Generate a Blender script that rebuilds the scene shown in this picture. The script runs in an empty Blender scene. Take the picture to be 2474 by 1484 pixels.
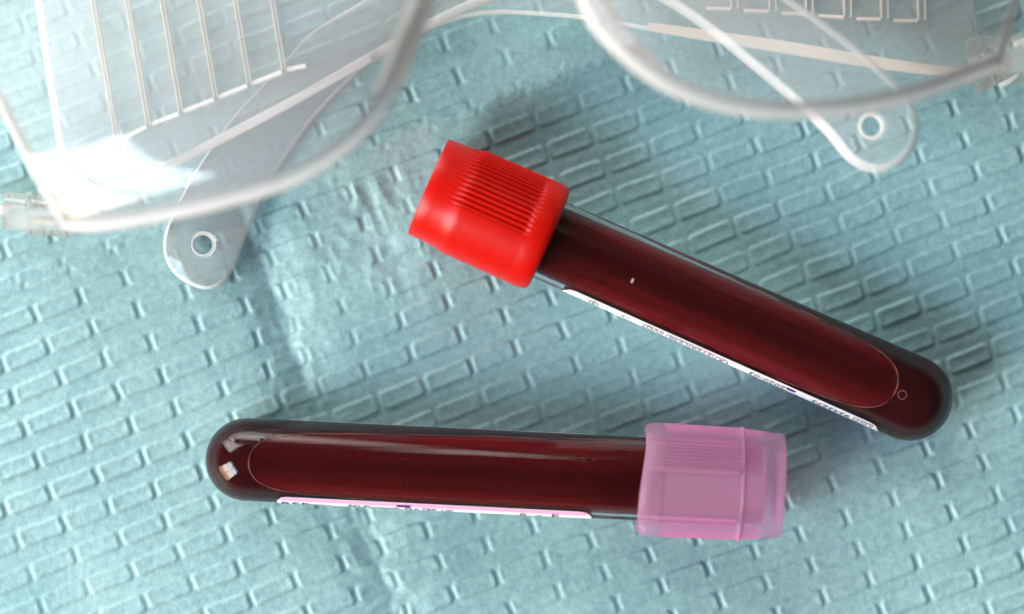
import bpy, bmesh, math, random
import numpy as np
from mathutils import Vector, Matrix
from mathutils.geometry import tessellate_polygon
random.seed(7)
R_ = math.radians
MM = 0.001                      # everything below is written in millimetres

# ------------------------------------------------------------------ camera, world, lamps
sc = bpy.context.scene
CAM_H = 420.0                   # camera height over the pad, mm
PXMM = 15.0                     # picture scale at pad level (2473 x 1484 frame), px per mm
cam = bpy.data.cameras.new('camera'); cam_o = bpy.data.objects.new('camera', cam)
sc.collection.objects.link(cam_o); sc.camera = cam_o
cam_o.location = (0, 0, CAM_H * MM); cam_o.rotation_euler = (0, 0, 0)
cam.sensor_width = 36; cam.lens = 36 * PXMM * CAM_H / 2473
cam.clip_start = 0.01; cam.clip_end = 50
cam.dof.use_dof = True; cam.dof.focus_distance = (CAM_H - 7) * MM; cam.dof.aperture_fstop = 5.0
cam.dof.aperture_blades = 9

w = bpy.data.worlds.new('World'); sc.world = w; w.use_nodes = True
bg = w.node_tree.nodes['Background']
bg.inputs[0].default_value = (1.0, 0.98, 0.95, 1); bg.inputs[1].default_value = 0.11

def area(name, loc, size, power, col, target=(0, 0, 0), shape='RECTANGLE'):
    l = bpy.data.lights.new(name, 'AREA'); l.shape = shape; l.size, l.size_y = size
    l.energy = power; l.color = col
    o = bpy.data.objects.new(name, l); sc.collection.objects.link(o)
    o.location = loc
    d = Vector(target) - Vector(loc)
    o.rotation_euler = d.to_track_quat('-Z', 'Y').to_euler()
    return o

# the window: six panes between glazing bars, low on the left
AZ, EL, WD = R_(211), R_(29), 1.05
wc = Vector((math.cos(EL) * math.cos(AZ), math.cos(EL) * math.sin(AZ), math.sin(EL))) * WD
wn = -wc.normalized()
wr = Vector((0, 0, 1)).cross(wn).normalized(); wu = wn.cross(wr)
for i in range(2):
    for j in range(3):
        p = wc + wr * ((i - 0.5) * 0.33) + wu * ((j - 1) * 0.25)
        col = ((1.0, 0.72, 0.46), (1.0, 0.93, 0.86), (0.68, 0.85, 1.0))[j]
        area('window_pane_light', p, (0.30, 0.225), (3.6, 4.4, 4.4)[j], col, p + wn)
# a paler second window beyond the top of the picture
area('far_window_light', (-0.78, 1.27, 0.66), (1.7, 1.2), 46.0, (1.0, 0.98, 0.95))

sc.view_settings.view_transform = 'Standard'; sc.view_settings.look = 'None'
sc.view_settings.exposure = 0.10; sc.view_settings.gamma = 1.0
sc.cycles.use_denoising = True
sc.cycles.max_bounces = 24; sc.cycles.transparent_max_bounces = 32
sc.cycles.transmission_bounces = 16; sc.cycles.glossy_bounces = 8
sc.cycles.sample_clamp_indirect = 6.0

# ------------------------------------------------------------------ helpers
C = sc.collection
def at(px, py, z=0.0):
    """point (mm) at height z that the frame shows at px, py"""
    k = (CAM_H - z) / (PXMM * CAM_H)
    return Vector(((px - 1236.5) * k, (742 - py) * k, z))

def link(name, verts, faces, mats, parent=None, fmat=None, smooth=True, flat=()):
    me = bpy.data.meshes.new(name)
    me.from_pydata([(v[0] * MM, v[1] * MM, v[2] * MM) for v in verts], [], faces)
    for m in (mats if isinstance(mats, (list, tuple)) else [mats]): me.materials.append(m)
    if fmat is not None: me.polygons.foreach_set('material_index', fmat)
    bm = bmesh.new(); bm.from_mesh(me)
    bmesh.ops.recalc_face_normals(bm, faces=bm.faces); bm.to_mesh(me); bm.free()
    if smooth:
        me.polygons.foreach_set('use_smooth', [True] * len(me.polygons))
        me.set_sharp_from_angle(angle=R_(38))
    o = bpy.data.objects.new(name, me); C.objects.link(o)
    if parent: o.parent = parent
    return o

def thing(name, label, cat, loc=(0, 0, 0), group=None):
    o = bpy.data.objects.new(name, None); C.objects.link(o)
    o.empty_display_size = 0.01
    o.location = Vector(loc) * MM; o['label'] = label; o['category'] = cat
    if group: o['group'] = group
    return o

class NT:
    def __init__(s, name):
        s.m = bpy.data.materials.new(name); s.m.use_nodes = True
        s.t = s.m.node_tree; s.t.nodes.clear()
        s.out = s.n('ShaderNodeOutputMaterial')
    def n(s, typ, **kw):
        x = s.t.nodes.new(typ)
        for k, v in kw.items():
            if k.startswith('i_'):
                key = k[2:].replace('_', ' ')
                x.inputs[int(key) if key.isdigit() else key].default_value = v
            else: setattr(x, k, v)
        return x
    def l(s, a, b): s.t.links.new(a, b)
    def surf(s, a): s.l(a, s.out.inputs['Surface'])

def rgb(*c): return (c[0], c[1], c[2], 1)

# ------------------------------------------------------------------ materials
def m_pad():
    t = NT('teal_nonwoven_paper')
    tc = t.n('ShaderNodeTexCoord')
    n1 = t.n('ShaderNodeTexNoise', i_Scale=38, i_Detail=5, i_Roughness=.6); t.l(tc.outputs['Object'], n1.inputs['Vector'])
    n2 = t.n('ShaderNodeTexNoise', i_Scale=900, i_Detail=4, i_Roughness=.7); t.l(tc.outputs['Object'], n2.inputs['Vector'])
    mp = t.n('ShaderNodeMapping'); mp.inputs['Rotation'].default_value = (0, 0, R_(-21)); mp.inputs['Scale'].default_value = (3000, 1100, 1500)
    t.l(tc.outputs['Object'], mp.inputs['Vector'])
    n3 = t.n('ShaderNodeTexNoise', i_Scale=1, i_Detail=3, i_Roughness=.7); t.l(mp.outputs[0], n3.inputs['Vector'])
    r1 = t.n('ShaderNodeValToRGB'); r1.color_ramp.elements[0].position = .3; r1.color_ramp.elements[1].position = .7
    r1.color_ramp.elements[0].color = rgb(.208, .378, .398); r1.color_ramp.elements[1].color = rgb(.290, .468, .478)
    t.l(n1.outputs[0], r1.inputs[0])
    r2 = t.n('ShaderNodeValToRGB'); r2.color_ramp.elements[0].position = .32; r2.color_ramp.elements[1].position = .68
    r2.color_ramp.elements[0].color = rgb(.77, .82, .84); r2.color_ramp.elements[1].color = rgb(1.16, 1.12, 1.10)
    t.l(n2.outputs[0], r2.inputs[0])
    mx = t.n('ShaderNodeMix', data_type='RGBA', blend_type='MULTIPLY'); mx.inputs[0].default_value = 1
    t.l(r1.outputs[0], mx.inputs[6]); t.l(r2.outputs[0], mx.inputs[7])
    ad = t.n('ShaderNodeMath', operation='ADD'); t.l(n2.outputs[0], ad.inputs[0]); t.l(n3.outputs[0], ad.inputs[1])
    b = t.n('ShaderNodeBump', i_Strength=.5, i_Distance=.00015); t.l(ad.outputs[0], b.inputs['Height'])
    p = t.n('ShaderNodeBsdfPrincipled', i_Roughness=.46)
    p.inputs['Specular IOR Level'].default_value = .5
    p.inputs['Sheen Weight'].default_value = .05
    t.l(mx.outputs[2], p.inputs['Base Color']); t.l(b.outputs[0], p.inputs['Normal']); t.surf(p.outputs[0])
    return t.m

def m_plain(name, col, rough=.5, spec=.5, sss=0, noise=0.0, scale=400, bump=0.0):
    t = NT(name)
    p = t.n('ShaderNodeBsdfPrincipled', i_Roughness=rough); p.inputs['Specular IOR Level'].default_value = spec
    p.inputs['Base Color'].default_value = rgb(*col)
    if sss:
        p.inputs['Subsurface Weight'].default_value = sss; p.inputs['Subsurface Radius'].default_value = (1, .25, .2)
        p.inputs['Subsurface Scale'].default_value = .0015
    if noise or bump:
        tc = t.n('ShaderNodeTexCoord'); n = t.n('ShaderNodeTexNoise', i_Scale=scale, i_Detail=4)
        t.l(tc.outputs['Object'], n.inputs['Vector'])
        if noise:
            r = t.n('ShaderNodeValToRGB')
            r.color_ramp.elements[0].color = rgb(*[c * (1 - noise) for c in col]); r.color_ramp.elements[1].color = rgb(*[min(1, c * (1 + noise)) for c in col])
            t.l(n.outputs[0], r.inputs[0]); t.l(r.outputs[0], p.inputs['Base Color'])
        if bump:
            b = t.n('ShaderNodeBump', i_Strength=bump, i_Distance=.0002); t.l(n.outputs[0], b.inputs['Height']); t.l(b.outputs[0], p.inputs['Normal'])
    t.surf(p.outputs[0]); return t.m

def m_sheet(name, tint, painted_light, painted_light_col, rough=.03, ior=1.36):
    """clear plastic sheet: straight through, a Fresnel gloss, and white painted in for light it reflects and pipes"""
    t = NT(name)
    tr = t.n('ShaderNodeBsdfTransparent'); tr.inputs[0].default_value = rgb(*tint)
    df = t.n('ShaderNodeBsdfDiffuse'); df.inputs[0].default_value = rgb(*painted_light_col)
    tl = t.n('ShaderNodeBsdfTranslucent'); tl.inputs[0].default_value = rgb(*painted_light_col)
    m0 = t.n('ShaderNodeMixShader', i_Fac=.25); t.l(df.outputs[0], m0.inputs[1]); t.l(tl.outputs[0], m0.inputs[2])
    tc = t.n('ShaderNodeTexCoord'); n = t.n('ShaderNodeTexNoise', i_Scale=70, i_Detail=6); t.l(tc.outputs['Object'], n.inputs['Vector'])
    mr = t.n('ShaderNodeMapRange'); mr.inputs['To Min'].default_value = painted_light * .6; mr.inputs['To Max'].default_value = painted_light * 1.4
    t.l(n.outputs[0], mr.inputs[0])
    m1 = t.n('ShaderNodeMixShader'); t.l(mr.outputs[0], m1.inputs[0]); t.l(tr.outputs[0], m1.inputs[1]); t.l(m0.outputs[0], m1.inputs[2])
    gl = t.n('ShaderNodeBsdfGlossy', i_Roughness=rough)
    fr = t.n('ShaderNodeFresnel', i_IOR=ior)
    m2 = t.n('ShaderNodeMixShader'); t.l(fr.outputs[0], m2.inputs[0]); t.l(m1.outputs[0], m2.inputs[1]); t.l(gl.outputs[0], m2.inputs[2])
    t.surf(m2.outputs[0]); return t.m

def m_glass(name, col=(1, 1, 1), ior=1.49, rough=0.0):
    t = NT(name)
    g = t.n('ShaderNodeBsdfGlass', i_IOR=ior, i_Roughness=rough); g.inputs[0].default_value = rgb(*col)
    t.surf(g.outputs[0]); return t.m

def m_brightened(name):
    t = NT(name); g = t.n('ShaderNodeBsdfGlass', i_IOR=1.5, i_Roughness=.05); g.inputs[0].default_value = rgb(.98, .97, .96)
    tr = t.n('ShaderNodeBsdfTransparent'); d = t.n('ShaderNodeBsdfTranslucent'); d.inputs[0].default_value = rgb(.92, .89, .87)
    e = t.n('ShaderNodeBsdfDiffuse'); e.inputs[0].default_value = rgb(.92, .89, .87)
    a = t.n('ShaderNodeMixShader', i_Fac=.5); t.l(d.outputs[0], a.inputs[1]); t.l(e.outputs[0], a.inputs[2])
    b = t.n('ShaderNodeMixShader', i_Fac=.45); t.l(tr.outputs[0], b.inputs[1]); t.l(a.outputs[0], b.inputs[2])  # white mixed in to brighten the dark refraction of the clear hinge
    c = t.n('ShaderNodeMixShader', i_Fac=.25); t.l(g.outputs[0], c.inputs[1]); t.l(b.outputs[0], c.inputs[2])
    t.surf(c.outputs[0]); return t.m
def m_film():
    t = NT('blood_film')
    tc = t.n('ShaderNodeTexCoord'); mp = t.n('ShaderNodeMapping'); mp.inputs['Scale'].default_value = (7, 300, 300)
    t.l(tc.outputs['Object'], mp.inputs['Vector'])
    n = t.n('ShaderNodeTexNoise', i_Scale=1, i_Detail=4); t.l(mp.outputs[0], n.inputs['Vector'])
    mr = t.n('ShaderNodeMapRange'); mr.inputs[1].default_value = .3; mr.inputs[2].default_value = .7; mr.inputs['To Min'].default_value = .4; mr.inputs['To Max'].default_value = 1.0
    t.l(n.outputs[0], mr.inputs[0])
    tr = t.n('ShaderNodeBsdfTransparent'); tr.inputs[0].default_value = rgb(.62, .16, .13)
    d = t.n('ShaderNodeBsdfDiffuse'); d.inputs[0].default_value = rgb(.25, .018, .024)
    l = t.n('ShaderNodeBsdfTranslucent'); l.inputs[0].default_value = rgb(.28, .018, .026)
    a = t.n('ShaderNodeMixShader', i_Fac=.5); t.l(d.outputs[0], a.inputs[1]); t.l(l.outputs[0], a.inputs[2])
    sx = t.n('ShaderNodeSeparateXYZ'); t.l(tc.outputs['Object'], sx.inputs[0])
    ab = t.n('ShaderNodeMath', operation='ABSOLUTE'); t.l(sx.outputs['Y'], ab.inputs[0])
    m1 = t.n('ShaderNodeMapRange', interpolation_type='SMOOTHSTEP'); m1.inputs[1].default_value = -.0006; m1.inputs[2].default_value = .0036; m1.inputs[3].default_value = .4; m1.inputs[4].default_value = 1
    t.l(ab.outputs[0], m1.inputs[0])                # film thinned along the top to paint in a dark reflected band
    m2 = t.n('ShaderNodeMapRange', interpolation_type='SMOOTHSTEP'); m2.inputs[1].default_value = .016; m2.inputs[2].default_value = .036; m2.inputs[3].default_value = .35; m2.inputs[4].default_value = 1
    t.l(sx.outputs['X'], m2.inputs[0])              # and thins out towards the cap
    k1 = t.n('ShaderNodeMath', operation='MULTIPLY'); t.l(m1.outputs[0], k1.inputs[0]); t.l(m2.outputs[0], k1.inputs[1])
    k2 = t.n('ShaderNodeMath', operation='MULTIPLY'); t.l(k1.outputs[0], k2.inputs[0]); t.l(mr.outputs[0], k2.inputs[1])
    b = t.n('ShaderNodeMixShader'); t.l(k2.outputs[0], b.inputs[0]); t.l(tr.outputs[0], b.inputs[1]); t.l(a.outputs[0], b.inputs[2])
    t.surf(b.outputs[0]); return t.m
PAD = m_pad()
TABLE = m_plain('table_laminate', (.55, .55, .53), .5, noise=.1)
RED = m_plain('red_cap_plastic', (.53, .004, .0005), .33, .28, noise=.10, bump=.14, scale=330)
LENS = m_sheet('clear_lens_plastic', (.985, .99, .99), .12, (.96, .95, .95), rough=.09)
TEMPLE = m_sheet('clear_temple_plastic', (.985, .99, .99), .13, (.92, .91, .90))
EDGE = m_sheet('clear_edge_painted_bright', (.98, .97, .96), .58, (.99, .97, .96), rough=.15, ior=1.22)  # white paints in the light that clear edges pipe and catch
RIM = m_sheet('lens_rim_painted_bright', (.98, .98, .98), .56, (.99, .965, .95), rough=.2, ior=1.18)  # near-white paints in window light reflected inside the rim
RIB = m_sheet('rib_painted_warm_light', (.97, .95, .93), .55, (.97, .87, .80), rough=.12, ior=1.22)  # peach paints in the warm light reflected by the clear plastic
GLASS = m_glass('tube_plastic_clear', (.99, .985, .98), 1.25)
HINGE = m_brightened('hinge_brightened_plastic')
BLOOD = m_plain('dark_blood', (.032, .0022, .0036), .08, .3, noise=.35, scale=180)
FILM = m_film(); MENIS = m_plain('pale_blood_line', (.34, .09, .07), .2, .4)
LABELW = m_plain('label_white', (.86, .83, .85), .45, .4)
PINK = m_plain('label_pink', (.93, .36, .60), .45, .4)
INK = m_plain('label_ink', (.025, .02, .09), .5, .3)
PURPLE = m_plain('label_purple_mark', (.05, .015, .16), .5, .3)
STOP = m_plain('stopper_rubber', (.075, .016, .06), .55, .3)
RSTOP = m_plain('stopper_rubber_dark', (.10, .02, .02), .55, .3)
METAL = m_plain('screw_metal', (.6, .55, .5), .3, .8)

def m_lilac():
    t = NT('lilac_translucent_plastic')
    p = t.n('ShaderNodeBsdfPrincipled', i_Roughness=.30); p.inputs['Base Color'].default_value = rgb(.88, .54, .75)
    tl = t.n('ShaderNodeBsdfTranslucent'); tl.inputs[0].default_value = rgb(.95, .66, .85)
    tr = t.n('ShaderNodeBsdfTransparent'); tr.inputs[0].default_value = rgb(.96, .74, .88)
    a = t.n('ShaderNodeMixShader', i_Fac=.45); t.l(p.outputs[0], a.inputs[1]); t.l(tl.outputs[0], a.inputs[2])
    b = t.n('ShaderNodeMixShader', i_Fac=.68); t.l(a.outputs[0], b.inputs[1]); t.l(tr.outputs[0], b.inputs[2])
    t.surf(b.outputs[0]); return t.m
LILAC = m_lilac()

# ------------------------------------------------------------------ the pad: one embossed sheet
UA = R_(21.1)                                   # the rows run up to the right
UX, UY = math.cos(UA), math.sin(UA)             # along a row
VX, VY = UY, -UX                                # down a column
def sstep(a, b, x):
    t = np.clip((x - a) / (b - a), 0, 1); return t * t * (3 - 2 * t)
def vnoise(x, y, seed):
    """smooth value noise on unit cells"""
    rs = np.random.RandomState(seed); tab = rs.rand(256, 256)
    xi = np.floor(x).astype(int); yi = np.floor(y).astype(int); fx = x - xi; fy = y - yi
    fx = fx * fx * (3 - 2 * fx); fy = fy * fy * (3 - 2 * fy)
    g = lambda a, b: tab[a & 255, b & 255]
    return (g(xi, yi) * (1 - fx) + g(xi + 1, yi) * fx) * (1 - fy) + (g(xi, yi + 1) * (1 - fx) + g(xi + 1, yi + 1) * fx) * fy - .5

PU, PV = 7.95, 5.54
P0 = at(1933, 1290)
FX = at(560, 488)                               # where the two folds cross
def pad_height(x, y):
    wx = x + .35 * vnoise(x / 9, y / 9, 1) * 2; wy = y + .30 * vnoise(x / 9, y / 9, 2) * 2
    wx = wx + .10 * vnoise(x / 1.6, y / 1.6, 3); wy = wy + .10 * vnoise(x / 1.6, y / 1.6, 4)
    fu = (x - FX.x) * UX + (y - FX.y) * UY      # across the second fold, mm
    fv = (x - FX.x) * VX + (y - FX.y) * VY      # across the first fold, mm (positive: lower side)
    du = (wx - P0.x) * UX + (wy - P0.y) * UY; dv = (wx - P0.x) * VX + (wy - P0.y) * VY
    du = du - np.where(fu < 0, 1.2, 0) + np.where(fv < 0, 1.0, 0)
    s = du / PU; t = dv / PV + .5
    si = np.floor(s); ti = np.floor(t)
    rnd = vnoise(si * 1.37 + 11.5, ti * 1.91 + 3.5, 5) + .5
    bx = (s - si) * PU; by = (t - ti) * PV - PV / 2
    L, H, rc = 7.2, 2.95, .7
    qx = np.abs(bx - PU / 2) - (L / 2 - rc); qy = np.abs(by) - (H / 2 - rc)
    sd = np.hypot(np.maximum(qx, 0), np.maximum(qy, 0)) + np.minimum(np.maximum(qx, qy), 0) - rc
    side = np.where((bx < PU / 2) & (qy < qx), sstep(.22, -.28, sd), sstep(.24, -.34, sd))
    amp = .36 * (.72 + .55 * rnd) * (.85 + .8 * vnoise(x / 14, y / 14, 6))
    brick = amp * side * (1 - .36 * sstep(-.25, -1.2, sd))      # each block sinks a little in its middle
    mort = .05 * np.exp(-(np.abs(by) - PV / 2) ** 2 / .35)     # the bands between rows swell a little
    h = brick + mort
    nearv = np.exp(-(fv / 1.6) ** 2); h = h * (1 - .75 * nearv)
    # the first fold: lower side dips to the crease, upper side stands a little higher
    wob = .5 * vnoise(fu / 6, fv * 0, 7)
    f1 = fv + wob
    on = sstep(2, 24, fu) * .75 + .25
    h += on * (1.35 * np.exp(-np.sqrt(f1 ** 2 + .25) / np.where(f1 > 0, 2.6, 3.2)) - .8 * sstep(-1, 6, f1))
    h += .22 * np.exp(-(f1 / .7) ** 2) * (vnoise(fu / 1.3, fv / .8, 8) + .2)
    # the second fold: a shallow valley, deepest near the crossing
    wob2 = .7 * vnoise(fv / 5, fv * 0 + 3, 9)
    f2 = fu + wob2 - .9
    dep = np.where(fv > 0, 3.0 * (.35 + .65 * np.exp(-np.maximum(fv, 0) / 26)), .35 * np.exp(np.minimum(fv, 0) / 12))
    h += -dep * np.exp(-np.sqrt(f2 ** 2 + .5) / 4.2)
    h += .30 * np.exp(-((f2 + .2) / .55) ** 2) * (vnoise(fv / 2.2, f2 / 1.5, 10)) * (fv > 0)
    # crumpled patch beside the red cap and along the second fold
    cr = at(930, 560); mk = np.exp(-(((x - cr.x) / 11) ** 2 + ((y - cr.y) / 9) ** 2)) + .55 * np.exp(-(f2 / 7) ** 2) * (fv > -4)
    rg = lambda a, b, sd: 1 - np.abs(2 * vnoise(a, b, sd)) * 2
    h += mk * (.42 * rg(fu / 4.2, fv / 6.0, 21) + .20 * rg(fu / 1.9, fv / 2.6, 22))
    # loose sheet: slow swells, small crumples, fibre
    h += 1.3 * vnoise(x / 46, y / 46, 11) + .55 * vnoise(x / 19, y / 19, 12)
    h += .10 * vnoise(x / 3.1, y / 3.1, 13) + .035 * vnoise(x / .9, y / .9, 14) + .02 * vnoise(x / .45, y / .45, 15)
    return h

def build_pad():
    st = .25
    xs = np.arange(-128, 128.01, st); ys = np.arange(-92, 100.01, st)
    X, Y = np.meshgrid(xs, ys); Z = pad_height(X, Y)
    # keep the places where the tubes touch level
    ny, nx = X.shape
    co = np.stack([X, Y, Z], -1).reshape(-1, 3) * MM
    idx = np.arange(nx * ny).reshape(ny, nx)
    q = np.stack([idx[:-1, :-1], idx[:-1, 1:], idx[1:, 1:], idx[1:, :-1]], -1).reshape(-1, 4)
    me = bpy.data.meshes.new('paper_pad')
    me.vertices.add(len(co)); me.vertices.foreach_set('co', co.ravel().astype(np.float32))
    me.loops.add(q.size); me.loops.foreach_set('vertex_index', q.ravel().astype(np.int32))
    me.polygons.add(len(q)); me.polygons.foreach_set('loop_start', (np.arange(len(q)) * 4).astype(np.int32))
    me.polygons.foreach_set('use_smooth', np.ones(len(q), bool))
    me.materials.append(PAD); me.update(calc_edges=True); me.validate()
    o = bpy.data.objects.new('paper_pad', me); C.objects.link(o)
    o['label'] = 'teal embossed absorbent paper pad with two crossing fold creases, lying under the tubes and glasses'
    o['category'] = 'paper pad'
build_pad()
tb = link('table_top', [(-400, -300, -3), (400, -300, -3), (400, 300, -3), (-400, 300, -3)], [(0, 1, 2, 3)], TABLE)
tb['kind'] = 'structure'

# ------------------------------------------------------------------ blood tubes
def lathe(prof, n=96, rf=None, closed=False):
    """prof: list of (x, r) round the local X axis; angle 0 is +Z, 90 deg is +Y"""
    vs, fs = [], []
    for (x, r) in prof:
        for k in range(n):
            a = 2 * math.pi * k / n
            rr = r if rf is None else rf(x, r, a)
            vs.append((x, rr * math.sin(a), rr * math.cos(a)))
    m = len(prof)
    for i in range(m - 1 + (1 if closed else 0)):
        i2 = (i + 1) % m
        for k in range(n):
            k2 = (k + 1) % n
            fs.append((i * n + k, i * n + k2, i2 * n + k2, i2 * n + k))
    return vs, fs

def hemi(xc, r, steps=14, rev=False):
    p = [(xc + r * math.sin(t * math.pi / 2 / steps), max(r * math.cos(t * math.pi / 2 / steps), .002)) for t in range(steps + 1)]
    return p[::-1] if rev else p

def tube_root(name, label, end_px, tip_px, z_end, z_tip, group):
    a = at(*end_px, z_end); b = at(*tip_px, z_tip)
    X = (b - a).normalized(); Y = Vector((0, 0, 1)).cross(X).normalized(); Z = X.cross(Y)
    o = bpy.data.objects.new(name, None); C.objects.link(o); o.empty_display_size = .01
    M = Matrix((X, Y, Z)).transposed().to_4x4(); M.translation = a * MM
    o.matrix_world = M
    o['label'] = label; o['category'] = 'blood tube'; o['group'] = group
    return o, (b - a).length

def tube_body(root, L, R0, R1, x0, tip, pocket, slope, film=True):
    """clear wall, blood with its air pocket"""
    xc = L - R1; wall = .85
    def rad(x): return R0 + (R1 - R0) * min(1, max(0, (x - x0) / (xc - x0)))
    cyl = [(x0 + (xc - x0) * i / 24, rad(x0 + (xc - x0) * i / 24)) for i in range(25)]
    out = cyl + hemi(xc, R1, 36)[1:]
    inn = [(x, r - wall) for (x, r) in cyl] + hemi(xc, R1 - wall, 36)[1:]
    vs, fs = lathe(out + inn[::-1], 128, closed=False)
    n = 128; m = len(out) + len(inn)
    # mouth ring and no seam at the tips
    for k in range(n): fs.append(((m - 1) * n + k, (m - 1) * n + (k + 1) % n, (k + 1) % n, k))
    link('tube_wall', vs, fs, GLASS, root)
    # blood
    xs = list(np.linspace(x0 + 4, tip - 8, 60)) + list(np.linspace(tip - 7.8, xc, 60)) + [xc + (R1 - wall) * math.sin(t * math.pi / 2 / 18) for t in range(1, 19)]
    nb = 72; vs, fs = [], []
    for i, x in enumerate(xs):
        ri = rad(x) - wall + .03
        if x > xc: ri = math.sqrt(max(1e-5, (R1 - wall + .03) ** 2 - (x - xc) ** 2))
        d = tip - x
        h = 0 if d <= 0 else (rad(x) - wall) * (pocket * (1 - math.exp(-d / 3.0)) + slope * d)
        c = (rad(x) - wall) - h if d > 0 else 99
        for k in range(nb):
            a = 2 * math.pi * k / nb; y, z = ri * math.sin(a), ri * math.cos(a)
            if z > c:
                wd = math.sqrt(max(0, ri * ri - c * c))
                # spread the clipped points along the liquid surface, a little meniscus at the wall
                u = max(-1, min(1, y / max(wd, 1e-6)))
                z = c + .16 * abs(u) ** 6
                y = min(wd, max(-wd, y))
            vs.append((x, y, z))
    m = len(xs)
    for i in range(m - 1):
        for k in range(nb): fs.append((i * nb + k, i * nb + (k + 1) % nb, (i + 1) * nb + (k + 1) % nb, (i + 1) * nb + k))
    fs.append(tuple(range(nb))); fs.append(tuple((m - 1) * nb + k for k in range(nb)))
    bo = link('blood', vs, fs, BLOOD, root)
    def hh(x): 
        d = tip - x; return (pocket * (1 - math.exp(-d / 3.0)) + slope * d)
    fx = [tip - .02 - (tip - x0 - 3) * (i / 90) ** 2 for i in range(91)]
    vs, fs, ed = [], [], [[], []]; na = 28
    for x in fx:
        ph = math.acos(max(-1, 1 - hh(x))); r = rad(x) - wall - .03
        for k in range(na + 1):
            a = -ph * .999 + 2 * ph * .999 * k / na
            vs.append((x, r * math.sin(a), r * math.cos(a)))
        for q, sg_ in ((0, -1), (1, 1)): ed[q].append(Vector((x, (r + .17) * math.sin(sg_ * ph), (r + .17) * math.cos(ph))))
    for i in range(90):
        for k in range(na): fs.append((i * (na + 1) + k, i * (na + 1) + k + 1, (i + 1) * (na + 1) + k + 1, (i + 1) * (na + 1) + k))
    link('blood_film', vs, fs, FILM, root)
    path = ed[0][::-1] + ed[1]; mv, mf = [], []; m = 8; n_ = len(path)
    for i, p in enumerate(path):
        t = (path[min(n_ - 1, i + 1)] - path[max(0, i - 1)]).normalized(); a = t.cross(Vector((0, 0, 1))).normalized(); b = t.cross(a)
        rm = .03 + .07 * (.5 + .5 * math.sin(i * .21) * math.sin(i * .083 + 1) + .3 * math.sin(i * .57))
        for k in range(m):
            q = 2 * math.pi * k / m; mv.append(p + a * (rm * math.cos(q)) + b * (rm * math.sin(q)))
    for i in range(n_ - 1):
        for k in range(m): mf.append((i * m + k, i * m + (k + 1) % m, (i + 1) * m + (k + 1) % m, (i + 1) * m + k))
    link('meniscus_glint', mv, mf, MENIS, root)  # pale bead added as the highlight along the meniscus
    return rad, xc

def cyl_patch(name, mat, parent, rad, xa, xb, fa, fb, off, corner=0.0, thick=.05):
    """a patch of the cylinder between two angles (degrees from the top, signed to +Y)"""
    nx, na = 60, 24; vs, fs = [], []
    for layer in (off, off - thick):
        for i in range(nx + 1):
            x = xa + (xb - xa) * i / nx; e = min(x - xa, xb - x); ins = 0
            if corner and e < corner: ins = corner - math.sqrt(max(0, corner ** 2 - (corner - e) ** 2))
            r = rad(x) + layer; da = math.degrees(ins / r) * (1 if fb > fa else -1)
            for j in range(na + 1):
                a = R_((fa + da) + (fb - fa - 2 * da) * j / na)
                vs.append((x, r * math.sin(a), r * math.cos(a)))
    N = (nx + 1) * (na + 1); g = lambda i, j, l: l * N + i * (na + 1) + j
    for i in range(nx):
        for j in range(na):
            fs.append((g(i, j, 0), g(i + 1, j, 0), g(i + 1, j + 1, 0), g(i, j + 1, 0)))
            fs.append((g(i, j, 1), g(i, j + 1, 1), g(i + 1, j + 1, 1), g(i + 1, j, 1)))
    for i in range(nx):
        for j in (0, na): fs.append((g(i, j, 0), g(i, j, 1), g(i + 1, j, 1), g(i + 1, j, 0)))
    for j in range(na):
        for i in (0, nx): fs.append((g(i, j, 0), g(i, j + 1, 0), g(i, j + 1, 1), g(i, j, 1)))
    return link(name, vs, fs, mat, parent)

def flat_text(txt, width):
    cu = bpy.data.curves.new('txt', 'FONT'); cu.body = txt; cu.size = 1; cu.resolution_u = 3
    o = bpy.data.objects.new('txt', cu); C.objects.link(o)
    dg = bpy.context.evaluated_depsgraph_get(); me = bpy.data.meshes.new_from_object(o.evaluated_get(dg))
    bm = bmesh.new(); bm.from_mesh(me); bmesh.ops.triangulate(bm, faces=bm.faces)
    vs = [v.co.copy() for v in bm.verts]; bm.verts.index_update(); fs = [tuple(v.index for v in f.verts) for f in bm.faces]; bm.free()
    bpy.data.objects.remove(o); bpy.data.curves.remove(cu); bpy.data.meshes.remove(me)
    x0 = min(v.x for v in vs); x1 = max(v.x for v in vs); k = width / (x1 - x0)
    return [((v.x - x0) * k, v.y * k) for v in vs], fs
def ring2d(r, w_, n=40):
    vs, fs = [], []
    for k in range(n):
        a = 2 * math.pi * k / n; c, s = math.cos(a), math.sin(a)
        vs += [(r * c, r * s), ((r - w_) * c, (r - w_) * s)]
    for k in range(n): fs.append((2 * k, 2 * k + 1, (2 * k + 3) % (2 * n), (2 * k + 2) % (2 * n)))
    return vs, fs
def box2d(w_, h, t=None):
    if t is None: return [(0, 0), (w_, 0), (w_, h), (0, h)], [(0, 1, 2, 3)]
    v = [(0, 0), (w_, 0), (w_, h), (0, h), (t, t), (w_ - t, t), (w_ - t, h - t), (t, h - t)]
    return v, [(0, 1, 5, 4), (1, 2, 6, 5), (2, 3, 7, 6), (3, 0, 4, 7)]
def wrap(name, shape, mat, parent, rad, x, phi, sgn, up):
    """lay flat print on the wall: text runs to -X from x, its baseline at phi degrees; up=-1 raises letters to the top"""
    v2, fs = shape; vs = []
    for (tx, ty) in v2:
        xx = x - tx; r = rad(xx) + .14
        a = sgn * (R_(phi) + up * ty / r)
        vs.append((xx, r * math.sin(a), r * math.cos(a)))
    return link(name, vs, fs, mat, parent, smooth=False)

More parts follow.
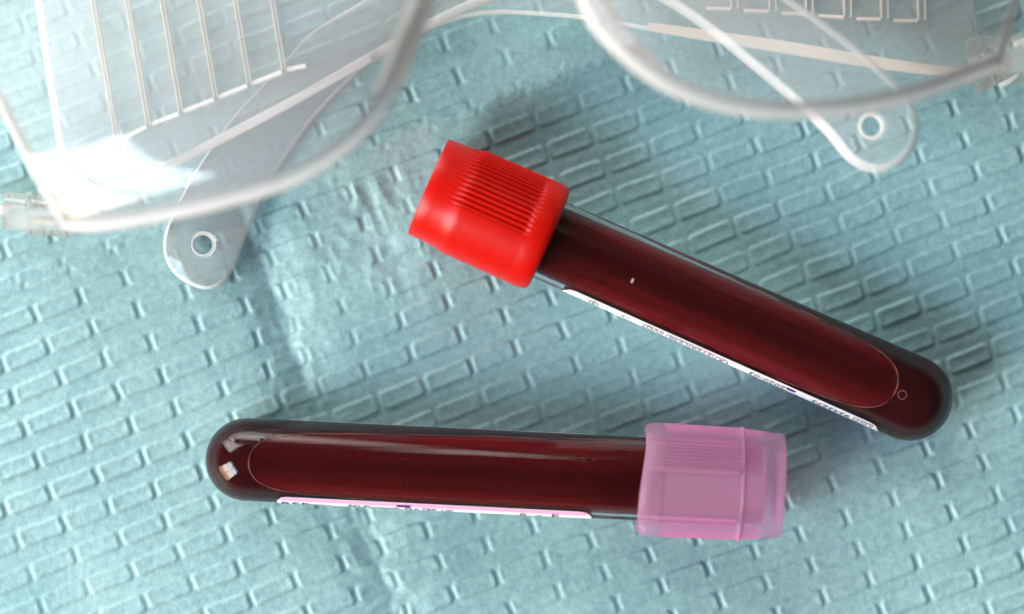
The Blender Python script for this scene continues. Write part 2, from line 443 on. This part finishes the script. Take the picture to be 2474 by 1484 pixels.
def cap_mesh(prof, n, ribs, rib_x, depth, pitch, lip=0.0):
    def inr(a):
        d = math.degrees(a); d = (d + 180) % 360 - 180
        w_ = 0
        for (a0, a1) in ribs:
            if a0 <= d <= a1: w_ = min(1, (d - a0) / 1.2, (a1 - d) / 1.2)
        return w_, d
    def rf(x, r, a):
        w_, d = inr(a)
        if w_ <= 0 or not (rib_x[0] < x < rib_x[1]): return r
        e = min(1, (x - rib_x[0]) / 1.4, (rib_x[1] - x) / .9)
        ph = (d / pitch) % 1.0
        g = .5 - .5 * math.cos(2 * math.pi * ph)
        return r - depth * w_ * e * g ** 1.3
    vs, fs = lathe(prof, n, rf)
    if lip:
        L = prof[-1][0]
        pass
    return vs, fs

GROUP = 'blood collection tubes on the pad'
# --- red topped tube
rt, LR = tube_root('blood_tube', 'clear tube of dark blood with a bright red ribbed cap, bulb end to the right', (1033, 450), (2291, 1003), 8.5, 6.4, GROUP)
radR, xcR = tube_body(rt, LR, 6.42, 6.86, 7.0, 79.8, .36, .0115)
pr = [(.35, .01), (.30, 5.6), (.0, 6.6), (-.02, 7.7), (.12, 8.05), (.45, 8.2), (2, 8.24), (4.2, 8.34), (5.2, 8.5), (5.8, 8.66), (6.2, 8.72)] + \
     [(6.6 + i * .45, 8.75 + .004 * i) for i in range(24)] + [(17.4, 8.86), (17.9, 8.90), (18.8, 8.90), (19.8, 8.80), (20.4, 8.62), (20.8, 8.25), (20.95, 7.8), (20.85, 7.3), (20.5, 6.95), (19.5, 6.85), (12, 6.8)]
vs, fs = cap_mesh(pr, 720, [(-8, 178)], (4.4, 17.5), .46, 5.6)
link('cap', vs, fs, RED, rt)
vs, fs = lathe([(3.5, .01), (3.5, 5.5), (9, 5.5), (9, radR(9) - .88), (15.5, radR(15) - .88), (15.7, 4.9), (15.2, 3), (15.0, .01)], 48); link('rubber_stopper', vs, fs, RSTOP, rt)
lab = cyl_patch('label', LABELW, rt, radR, 26.1, 80.6, -63, -258, .07, 2.0)
x0t = 79.4
wrap('print', flat_text('LOT', 2.6), INK, lab, radR, x0t - .3, 68.0, -1, 1); wrap('print', box2d(3.3, 1.75, .14), INK, lab, radR, x0t + .05, 66.0, -1, 1)
wrap('print', flat_text('9343273', 6.4), INK, lab, radR, x0t - 3.9, 68.5, -1, 1)
wrap('print', box2d(1.5, .8), PURPLE, lab, radR, 66.0, 67, -1, 1)
wrap('print', flat_text('2020-03', 6.2), INK, lab, radR, 64.4, 68.5, -1, 1)
for xx, rr in ((53.4, 1.15), (31.3, .85)):
    wrap('print', ring2d(rr, .16), INK, lab, radR, xx, 66.5 + math.degrees(rr / 6.8), -1, 1)
    wrap('print', flat_text('2', rr * .8), INK, lab, radR, xx + rr * .4, 66.5 + math.degrees(rr * .55 / 6.8), -1, 1)
wrap('print', flat_text('STERILE', 5.6), INK, lab, radR, 51.6, 68.6, -1, 1); wrap('print', box2d(6.4, 1.9, .14), INK, lab, radR, 52.0, 66.4, -1, 1)
wrap('print', flat_text('R', .9), INK, lab, radR, 45.1, 68.6, -1, 1); wrap('print', box2d(1.6, 1.9, .14), INK, lab, radR, 45.45, 66.4, -1, 1)
wrap('print', flat_text('IVD', 2.6), INK, lab, radR, 42.9, 68.6, -1, 1); wrap('print', box2d(3.4, 1.9, .14), INK, lab, radR, 43.3, 66.4, -1, 1)
wrap('print', flat_text('CE', 1.5), INK, lab, radR, 37.5, 69, -1, 1)

# --- lilac topped tube
lt, LL = tube_root('blood_tube', 'clear tube of dark blood with a translucent lilac cap and pink edged label', (1889, 1174), (497, 1105), 9.1, 7.1, GROUP)
radL, xcL = tube_body(lt, LL, 6.60, 6.58, 7.0, 83.6, .32, .0072)
pl = [(1.2, .01), (1.2, 5.0), (.9, 5.6), (.1, 5.9), (.0, 7.3), (.1, 8.05), (.4, 8.22), (2.8, 8.34), (3.0, 8.40)] + [(3.3 + i * .3, 8.45 + .028 * i + (.3 if i == 11 else .15 if i == 12 else 0)) for i in range(13)] + \
     [(7.1 + i * .6, 8.83 + .008 * i) for i in range(20)] + [(19.2, 8.98), (20.6, 8.98), (21.6, 8.85), (22.2, 8.45), (22.35, 8.0), (22.2, 7.5), (21.8, 7.3), (19.3, 7.25), (19.1, 6.75), (7.2, 6.72), (7.0, 6.2), (3.0, 6.2)]
vs, fs = cap_mesh(pl, 720, [(-178, -15), (36, 178)], (2.9, 19.3), .34, 4.0)
def ridge(x, y, z):
    d = math.degrees(math.atan2(y, z))
    if 6.9 < x < 19.4 and math.hypot(y, z) > 8 and (-17 < d < -13.2 or 34.2 < d < 38): return (x, y * 1.03, z * 1.03)
    return (x, y, z)
vs = [ridge(*v) for v in vs]
vs = [((x, y * .955, z * .955) if 6.9 < x < 19.4 and math.hypot(y, z) > 8 and -13 < math.degrees(math.atan2(y, z)) < 34 else (x, y, z)) for (x, y, z) in vs]
# the mouth of the cap dips where it is squeezed
vs = [(x + (.45 * y / 8.5 + .16 * math.sin(3 * math.atan2(y, z) + .6) if x > 20.2 else 0), y, z) for (x, y, z) in vs]
link('cap', vs, fs, LILAC, lt)
vs, fs = lathe([(3.0, .01), (3.05, 5.9), (3.3, 6.15), (6.6, 6.15), (6.9, radL(9) - .88), (14, radL(15) - .88), (14.2, 4.6), (13.8, 3), (13.6, .01)], 48); link('rubber_stopper', vs, fs, STOP, lt)
lab = cyl_patch('label', LABELW, lt, radL, 29.8, 79.3, 54.0, 262, .07, 1.6)
cyl_patch('pink_band', PINK, lab, radL, 30.1, 79.0, 55.0, 64.5, .10, .7)
wrap('print', box2d(2.2, .85), PURPLE, lab, radL, 60.4, 66, 1, -1)
tv, tf = flat_text('BD-Plymouth. PL6 7BP. UK', 16.6)
wrap('print', ([(a, b * 1.35) for a, b in tv], tf), INK, lab, radL, 68.0, 79, 1, -1)
wrap('print', ring2d(2.2, .2), INK, lab, radL, 72.8, 71 + math.degrees(2.2 / 6.6), 1, -1)
for xx, ch in ((41.0, 'R'), (38.6, 'X'), (36.0, 'E')): wrap('print', flat_text(ch, 1.1), INK, lab, radL, xx, 80, 1, -1)
wrap('print', flat_text('REF', 4.2), INK, lab, radL, 78.6, 86, 1, -1)

# bubble and flecks in the red tube
def torus(R, r, n=32, m=10):
    vs, fs = [], []
    for i in range(n):
        a = 2 * math.pi * i / n
        for j in range(m):
            b = 2 * math.pi * j / m
            vs.append(((R + r * math.cos(b)) * math.cos(a), (R + r * math.cos(b)) * math.sin(a), r * math.sin(b)))
    for i in range(n):
        for j in range(m): fs.append((i * m + j, ((i + 1) % n) * m + j, ((i + 1) % n) * m + (j + 1) % m, i * m + (j + 1) % m))
    return vs, fs

v, f = torus(.66, .06, 40, 8); link('air_bubble', [(x + 81.0, y - .2, z + 6.15) for x, y, z in v], f, MENIS, rt)
v, f = torus(.36, .30, 20, 8); link('dried_fleck', [(x * .25 + 35.2, y * .6 - .85, z * .2 + 6.46) for x, y, z in v], f, m_plain('dried_fleck', (.75, .52, .40), .5), rt)

# ------------------------------------------------------------------ safety glasses
sg = thing('safety_glasses', 'pair of clear plastic safety glasses with folded ribbed arms, lens side up', 'safety glasses', at(1250, 335, 0))
OFF = Vector(sg.location) / MM
def crom(pts, n=10, closed=False):
    P = [Vector(p) for p in pts]; out = []; N = len(P)
    for i in range(N if closed else N - 1):
        g = (lambda k: P[k % N]) if closed else (lambda k: P[max(0, min(N - 1, k))])
        a, b, c, d = g(i - 1), g(i), g(i + 1), g(i + 2)
        for s in range(n):
            t = s / n
            out.append(.5 * ((2 * b) + (c - a) * t + (2 * a - 5 * b + 4 * c - d) * t * t + (3 * b - a - 3 * c + d) * t ** 3))
    if not closed: out.append(P[-1].copy())
    return out
def sub(vs): return [Vector(v) - OFF for v in vs]

# lens: wraps round the face, so it drops away to both hinges
GA = R_(9.8); GX = Vector((math.cos(GA), math.sin(GA))); G0 = at(1250, 335, 20)
RW = 180.0
def lens_z(p):
    u = (p[0] - G0.x) * GX.x + (p[1] - G0.y) * GX.y
    return 55 - (RW - math.sqrt(RW * RW - min(abs(u), RW * .9) ** 2))
def on_lens(px, py, dz=0):
    z = 45
    for _ in range(8): z = lens_z(at(px, py, z)) + dz
    return at(px, py, z)
rim_px = [(142, 534), (200, 537), (260, 533), (400, 508), (560, 470), (700, 424), (820, 350), (900, 270), (955, 170), (1000, 60), (1050, -50), (1110, -130), (1230, -175), (1340, -140), (1400, -50), (1450, 50), (1530, 132), (1610, 190), (1700, 228), (1800, 252), (1900, 260), (2050, 252), (2200, 224), (2330, 180), (2425, 145)]
rim = crom([(a, b, 0) for a, b in rim_px], 8)
top = []
N = len(rim)
lt_, rt_ = Vector((-290, -320, 0)), Vector((2530, -320, 0))
for i in range(N):
    f = i / (N - 1); top.append(lt_.lerp(rt_, f))
# side borders lean as the lens edge does
nb = 44; vs = []; fs = []
rim3 = [on_lens(p.x, p.y) for p in rim]
rimn = np.array([[p.x, p.y] for p in rim3])
e0, e1 = rimn[0] - rimn[10], rimn[-1] - rimn[-10]       # carry the rim's line on past both corners
rimn = np.vstack([rimn[0] + e0 / np.hypot(*e0) * np.linspace(30, 1, 30)[:, None], rimn, rimn[-1] + e1 / np.hypot(*e1) * np.linspace(1, 30, 30)[:, None]])
for layer in (0, -1.8):
    for i in range(N):
        for j in range(nb + 1):
            t = (j / nb) ** 1.8
            q = rim[i].lerp(top[i], t)
            if i < 14 or i > N - 12: pass
            b = on_lens(q.x, q.y)
            d = float(np.min(np.hypot(rimn[:, 0] - b.x, rimn[:, 1] - b.y)))
            roll = 3.6 * math.exp(-d / 4.6)
            vs.append(Vector((b.x, b.y, b.z - roll + layer)))
g = lambda i, j, l: l * N * (nb + 1) + i * (nb + 1) + j
fm = []
for i in range(N - 1):
    for j in range(nb):
        for l in (0, 1): fs.append((g(i, j, l), g(i + 1, j, l), g(i + 1, j + 1, l), g(i, j + 1, l))); fm.append(0)
    fs.append((g(i, 0, 0), g(i + 1, 0, 0), g(i + 1, 0, 1), g(i, 0, 1))); fm.append(1)
    fs.append((g(i, nb, 0), g(i + 1, nb, 0), g(i + 1, nb, 1), g(i, nb, 1))); fm.append(1)
for j in range(nb):
    for i in (0, N - 1): fs.append((g(i, j, 0), g(i, j + 1, 0), g(i, j + 1, 1), g(i, j, 1))); fm.append(1)
link('lens', sub(vs), fs, [LENS, EDGE], sg, fm)

def ribbon(name, pts, offs, th, mat, parent):
    """a strip between a path and an offset path (both 3-D), with thickness"""
    n = len(pts); vs = []
    for p, o in zip(pts, offs):
        d = (o - p).normalized(); 
        vs += [p, o, o - Vector((0, 0, th)), p - Vector((0, 0, th))]
    fs = []
    for i in range(n - 1):
        for k in range(4): fs.append((i * 4 + k, i * 4 + (k + 1) % 4, (i + 1) * 4 + (k + 1) % 4, (i + 1) * 4 + k))
    fs += [(0, 1, 2, 3), tuple((n - 1) * 4 + k for k in range(4))]
    return link(name, sub(vs), fs, mat, parent)
def tube_path(name, pts, r, mat, parent, m=10):
    vs, fs = [], []; n = len(pts)
    for i, p in enumerate(pts):
        t = (pts[min(n - 1, i + 1)] - pts[max(0, i - 1)]).normalized()
        a = t.cross(Vector((0, 0, 1))); a.normalize(); b = t.cross(a)
        rr = r[i] if isinstance(r, (list, tuple)) else r
        for k in range(m):
            q = 2 * math.pi * k / m; vs.append(p + a * (rr * math.cos(q)) + b * (rr * math.sin(q)))
    for i in range(n - 1):
        for k in range(m): fs.append((i * m + k, i * m + (k + 1) % m, (i + 1) * m + (k + 1) % m, (i + 1) * m + k))
    fs += [tuple(range(m)), tuple((n - 1) * m + k for k in range(m))]
    return link(name, sub(vs), fs, mat, parent)

# rolled bead along the lens's lower rim, and the two nose flanges
def bead(a, b, r):
    pts = [on_lens(p.x, p.y) - Vector((0, 0, 5.4)) for p in rim[a:b]]
    return tube_path('lens_rim', pts, r, RIM, sg)
bead(0, N, 1.35)
for i in (0, N - 1):
    pts = [vs[g(i, j, 1)].copy() for j in range(0, nb + 1)]
    tube_path('lens_rim', pts, .8, RIM, sg)
for path in ([(1085, -110), (1058, -40), (1030, 20), (1005, 90), (985, 150), (968, 190)], [(1375, -90), (1410, -20), (1450, 40), (1490, 85), (1530, 125)]):
    c = crom([(a, b, 0) for a, b in path], 8); s = -1 if path[0][0] < 1230 else 1
    pts = [on_lens(p.x, p.y) - Vector((0, 0, 4.5)) for p in c]
    offs = [p + Vector((s * 4.6, -1.2, -5.5)) for p in pts]
    ribbon('nose_flange', pts, offs, 1.6, RIB, sg)

def plate(name, outline, zf, th, bev, parent, holes=(), close=True):
    """flat plate with a softened edge; outline in frame px, zf gives the height of its underside"""
    def to3(px, py): 
        z = 8
        for _ in range(5): z = zf(at(px, py, z))
        return at(px, py, z)
    o2 = crom([(a, b, 0) for a, b in outline], 7, True)
    loops = [[to3(p.x, p.y) for p in o2]]
    for (hx, hy, hr) in holes:
        loops.append([to3(hx + hr * math.cos(-2 * math.pi * k / 32), hy + hr * math.sin(-2 * math.pi * k / 32)) for k in range(32)])
    vs, fs, fm = [], [], []
    tops, bots = [], []
    for li, lp in enumerate(loops):
        n = len(lp); area_ = sum(lp[i].x * lp[(i + 1) % n].y - lp[(i + 1) % n].x * lp[i].y for i in range(n))
        sgn = 1 if area_ > 0 else -1
        if li: sgn = -sgn
        ins = []
        for i in range(n):
            d = lp[(i + 1) % n] - lp[i - 1]; nn = Vector((-d.y, d.x, 0)).normalized() * sgn
            ins.append(lp[i] + nn * (bev if not li else min(bev, .7)))
        base = len(vs); prof = [(0, .0), (0, th * .45), (.45, th * .86), (1, th)]
        for f, h in prof: vs += [lp[i].lerp(ins[i], f) + Vector((0, 0, h)) for i in range(n)]
        for r in range(3):
            for i in range(n):
                fs.append((base + r * n + i, base + r * n + (i + 1) % n, base + (r + 1) * n + (i + 1) % n, base + (r + 1) * n + i)); fm.append(1)
        tops.append((base + 3 * n, ins)); bots.append((base, lp))
    for grp in (tops, bots):
        tri = tessellate_polygon([[Vector((p.x, p.y, 0)) for p in lp] for _, lp in grp])
        flat = []
        for b, lp in grp: flat += [b + i for i in range(len(lp))]
        for t in tri: fs.append(tuple(flat[i] for i in t)); fm.append(0)
    return link(name, sub(vs), fs, [TEMPLE, EDGE], parent, fm), to3

zl = lambda p: 9.0 + (p[0] - at(150, 0, 9).x) * 11.5 / 132
zr = lambda p: 1.0 + (p[0] - at(490, 0, 3).x) * 5.0 / 124
left_out = [(150, 415), (178, 468), (260, 468), (410, 412), (650, 290), (900, 150), (1030, 76), (1200, 0), (1380, -45), (1500, -40), (1600, 8), (1700, 74), (1800, 155), (1910, 248), (1990, 325), (2048, 392), (2110, 420), (2172, 398), (2212, 345), (2215, 285), (2180, 222), (2085, 130), (1990, 55), (1900, -8), (1750, -110), (1550, -210), (1300, -250), (1000, -260), (700, -270), (300, -270), (70, -220), (78, -60), (100, 100), (128, 280)]
right_out = [(2362, 92), (2350, 0), (2335, -170), (2000, -250), (1700, -260), (1300, -200), (1000, -80), (880, 0), (750, 80), (700, 135), (620, 220), (560, 285), (480, 400), (425, 500), (398, 570), (400, 625), (432, 672), (495, 700), (545, 680), (572, 630), (600, 560), (650, 450), (700, 370), (770, 275), (880, 165), (960, 110), (1040, 72), (1120, 46), (1200, 35), (1310, 40), (1420, 50), (1590, 80), (1750, 108), (1900, 132), (2100, 165), (2250, 182), (2340, 182), (2376, 150)]
tl_o, l3 = plate('temple', left_out, zl, 2.0, 1.3, sg, [(2100, 308, 24)])
tr_o, r3 = plate('temple', right_out, zr, 1.7, .55, sg, [(492, 592, 24)])
def up(p, z): return p + Vector((0, 0, z))

def bar(name, a, b, wd, h0, h1, mat, parent):
    d = (b - a).normalized(); s = Vector((-d.y, d.x, 0)).normalized() * (wd / 2)
    vs = []
    for p in (a, b):
        vs += [up(p - s, h0), up(p + s, h0), up(p + s * .8, h1), up(p - s * .8, h1)]
    fs = [(0, 1, 5, 4), (1, 2, 6, 5), (2, 3, 7, 6), (3, 0, 4, 7), (0, 1, 2, 3), (4, 5, 6, 7)]
    return link(name, sub(vs), fs, mat, parent, smooth=False)

ribs_l = [((190, -230), (290, 345)), ((272, -230), (365, 306)), ((357, -230), (443, 275)), ((444, -230), (527, 241)), ((533, -230), (607, 208)), ((622, -230), (690, 175))]
for i, (a, b) in enumerate(ribs_l):
    A, B = l3(*a), l3(*b)
    for s in (-4.5, 4.5):
        bar('vent_rib', l3(a[0] + s, a[1]), l3(b[0] + s, b[1]), .20, 2.05, 3.4, RIB, tl_o)
    nx = ribs_l[i + 1][1] if i < 5 else (748, 160)
    bar('vent_ledge', l3(b[0] + 6, b[1] - 3), l3(nx[0] - 6, nx[1] + 3), .75, 2.05, 3.1, EDGE, tl_o)
ribs_r = [((1768, -220), (1770, 26)), ((1858, -220), (1862, 32)), ((1948, -220), (1950, 38)), ((2038, -220), (2042, 46)), ((2126, -220), (2131, 50)), ((2214, -220), (2220, 54))]
for i, (a, b) in enumerate(ribs_r):
    for s in (-8, 8): bar('vent_rib', r3(a[0] + s, a[1]), r3(b[0] + s, b[1]), .24, 1.75, 3.2, RIB, tr_o)
    px = ribs_r[i - 1][1] if i else (1680, 20)
    bar('vent_ledge', r3(px[0] + 22, px[1] + 4), r3(b[0] - 10, b[1]), .55, 1.75, 2.9, RIB, tr_o)
# the walls that stiffen the lower edges of the arms near the hinges
def edge_wall(path, f3, wpx, mat, parent, h):
    c = crom([(a, b, 0) for a, b in path], 10); n = len(c)
    pts = [up(f3(p.x, p.y), 2.0) for p in c]; offs = []
    for i, p in enumerate(c):
        d = c[min(n - 1, i + 1)] - c[max(0, i - 1)]; nn = Vector((d.y, -d.x, 0)).normalized(); k = wpx * math.sin(math.pi * min(1, .12 + .88 * i / n)) ** .5
        offs.append(up(f3(p.x + nn.x * k, p.y + nn.y * k), 2.0 + h))
    ribbon('edge_wall', pts, offs, .5, mat, parent)
edge_wall([(405, 414), (650, 291), (900, 151)], l3, 20, EDGE, tl_o, 1.5)
edge_wall([(1560, 76), (1750, 108), (1900, 132), (2100, 165), (2250, 182), (2345, 182)], r3, 25, RIB, tr_o, 1.8)

# eyelet rings round the cord holes
def ring3(name, c3, r, t, mat, parent):
    vs, fs = torus(r, t, 40, 10); o = link(name, [Vector(v) + c3 - OFF for v in vs], fs, mat, parent); return o
ring3('eyelet', up(l3(2100, 308), 2.0), 1.75, .24, RIM, tl_o)
ring3('eyelet', up(r3(492, 592), 1.6), 1.7, .12, RIM, tr_o)

# hinges: stacked clear knuckles with a pin, and a bracket up to the lens corner
def blob(prof, c3, ax, n=40):
    """lathe about a horizontal or vertical axis"""
    v, f = lathe(prof, n); ax = Vector(ax).normalized(); q = Vector((1, 0, 0)).rotation_difference(ax)
    return [q @ Vector(p) + c3 for p in v], f
def hinge(px, py, z, ang, side):
    c = at(px, py, z); ax = Vector((math.cos(ang), math.sin(ang), 0))
    vs, fs = [], []
    root = None
    prof = lambda a, b, r: [(a, .01), (a, r * .8), (a + .25, r), (b - .25, r), (b, r * .8), (b, .01)]
    v, f = blob(prof(-5.5, -1.7, 3.0), c, ax); root = link('hinge', sub(v), f, HINGE, sg)
    for a, b, r in ((-1.3, 1.6, 3.4), (2.0, 5.2, 3.0)):
        v, f = blob(prof(a, b, r), c, ax); link('hinge_knuckle', sub(v), f, HINGE, root)
    v, f = blob(prof(-6.3, 6.0, .8), c, ax, 20); link('hinge_pin', sub(v), f, EDGE, root)
    return root
hl = hinge(95, 520, 9.5, R_(-8), 1)
hr = hinge(2420, 150, 8.0, R_(25), -1)
def hull_block(name, pts_px, z0, z1, mat, parent, bev=.6):
    lp = crom([(a, b, 0) for a, b in pts_px], 6, True); n = len(lp); vs = []
    cen = sum(lp, Vector()) / n
    for z, k in ((z0, .9), (z0 + bev, 1), (z1 - bev, 1), (z1, .88)):
        for p in lp:
            q = cen.lerp(p, k); vs.append(at(q.x, q.y, z))
    fs = []
    for r in range(3):
        for i in range(n): fs.append((r * n + i, r * n + (i + 1) % n, (r + 1) * n + (i + 1) % n, (r + 1) * n + i))
    fs += [tuple(range(n)), tuple(3 * n + i for i in range(n))]
    return link(name, sub(vs), fs, mat, parent)
hull_block('hinge_base', [(-60, 480), (20, 470), (150, 500), (215, 520), (200, 548), (150, 566), (80, 566), (10, 545), (-50, 520)], 3.5, 6.5, HINGE, hl)
hull_block('hinge_base', [(2330, 110), (2345, 92), (2400, 88), (2500, 95), (2540, 130), (2500, 190), (2420, 205), (2385, 190), (2345, 160)], 2.5, 5.5, HINGE, hr)
hull_block('hinge_boss', [(2332, 105), (2350, 92), (2385, 90), (2402, 108), (2400, 140), (2370, 155), (2340, 145)], 5.6, 8.6, HINGE, hr)
for par, pts in ((hl, [(95, 522, 10), (60, 530, 16), (40, 530, 22), (80, 528, 28), (150, 530, 31)]), (hr, [(2420, 150, 9), (2450, 150, 15), (2465, 150, 21), (2450, 148, 27), (2420, 148, 31)])):
    c = crom([tuple(at(*p)) for p in pts], 6)
    tube_path('hinge_bracket', c, 1.7, HINGE, par, 14)
hook = crom([(2452, 110, 0), (2468, 140, 0), (2462, 172, 0), (2440, 195, 0), (2415, 208, 0)], 8)
tube_path('hinge_hook', [at(p.x, p.y, 9.5) for p in hook], .55, EDGE, hr)
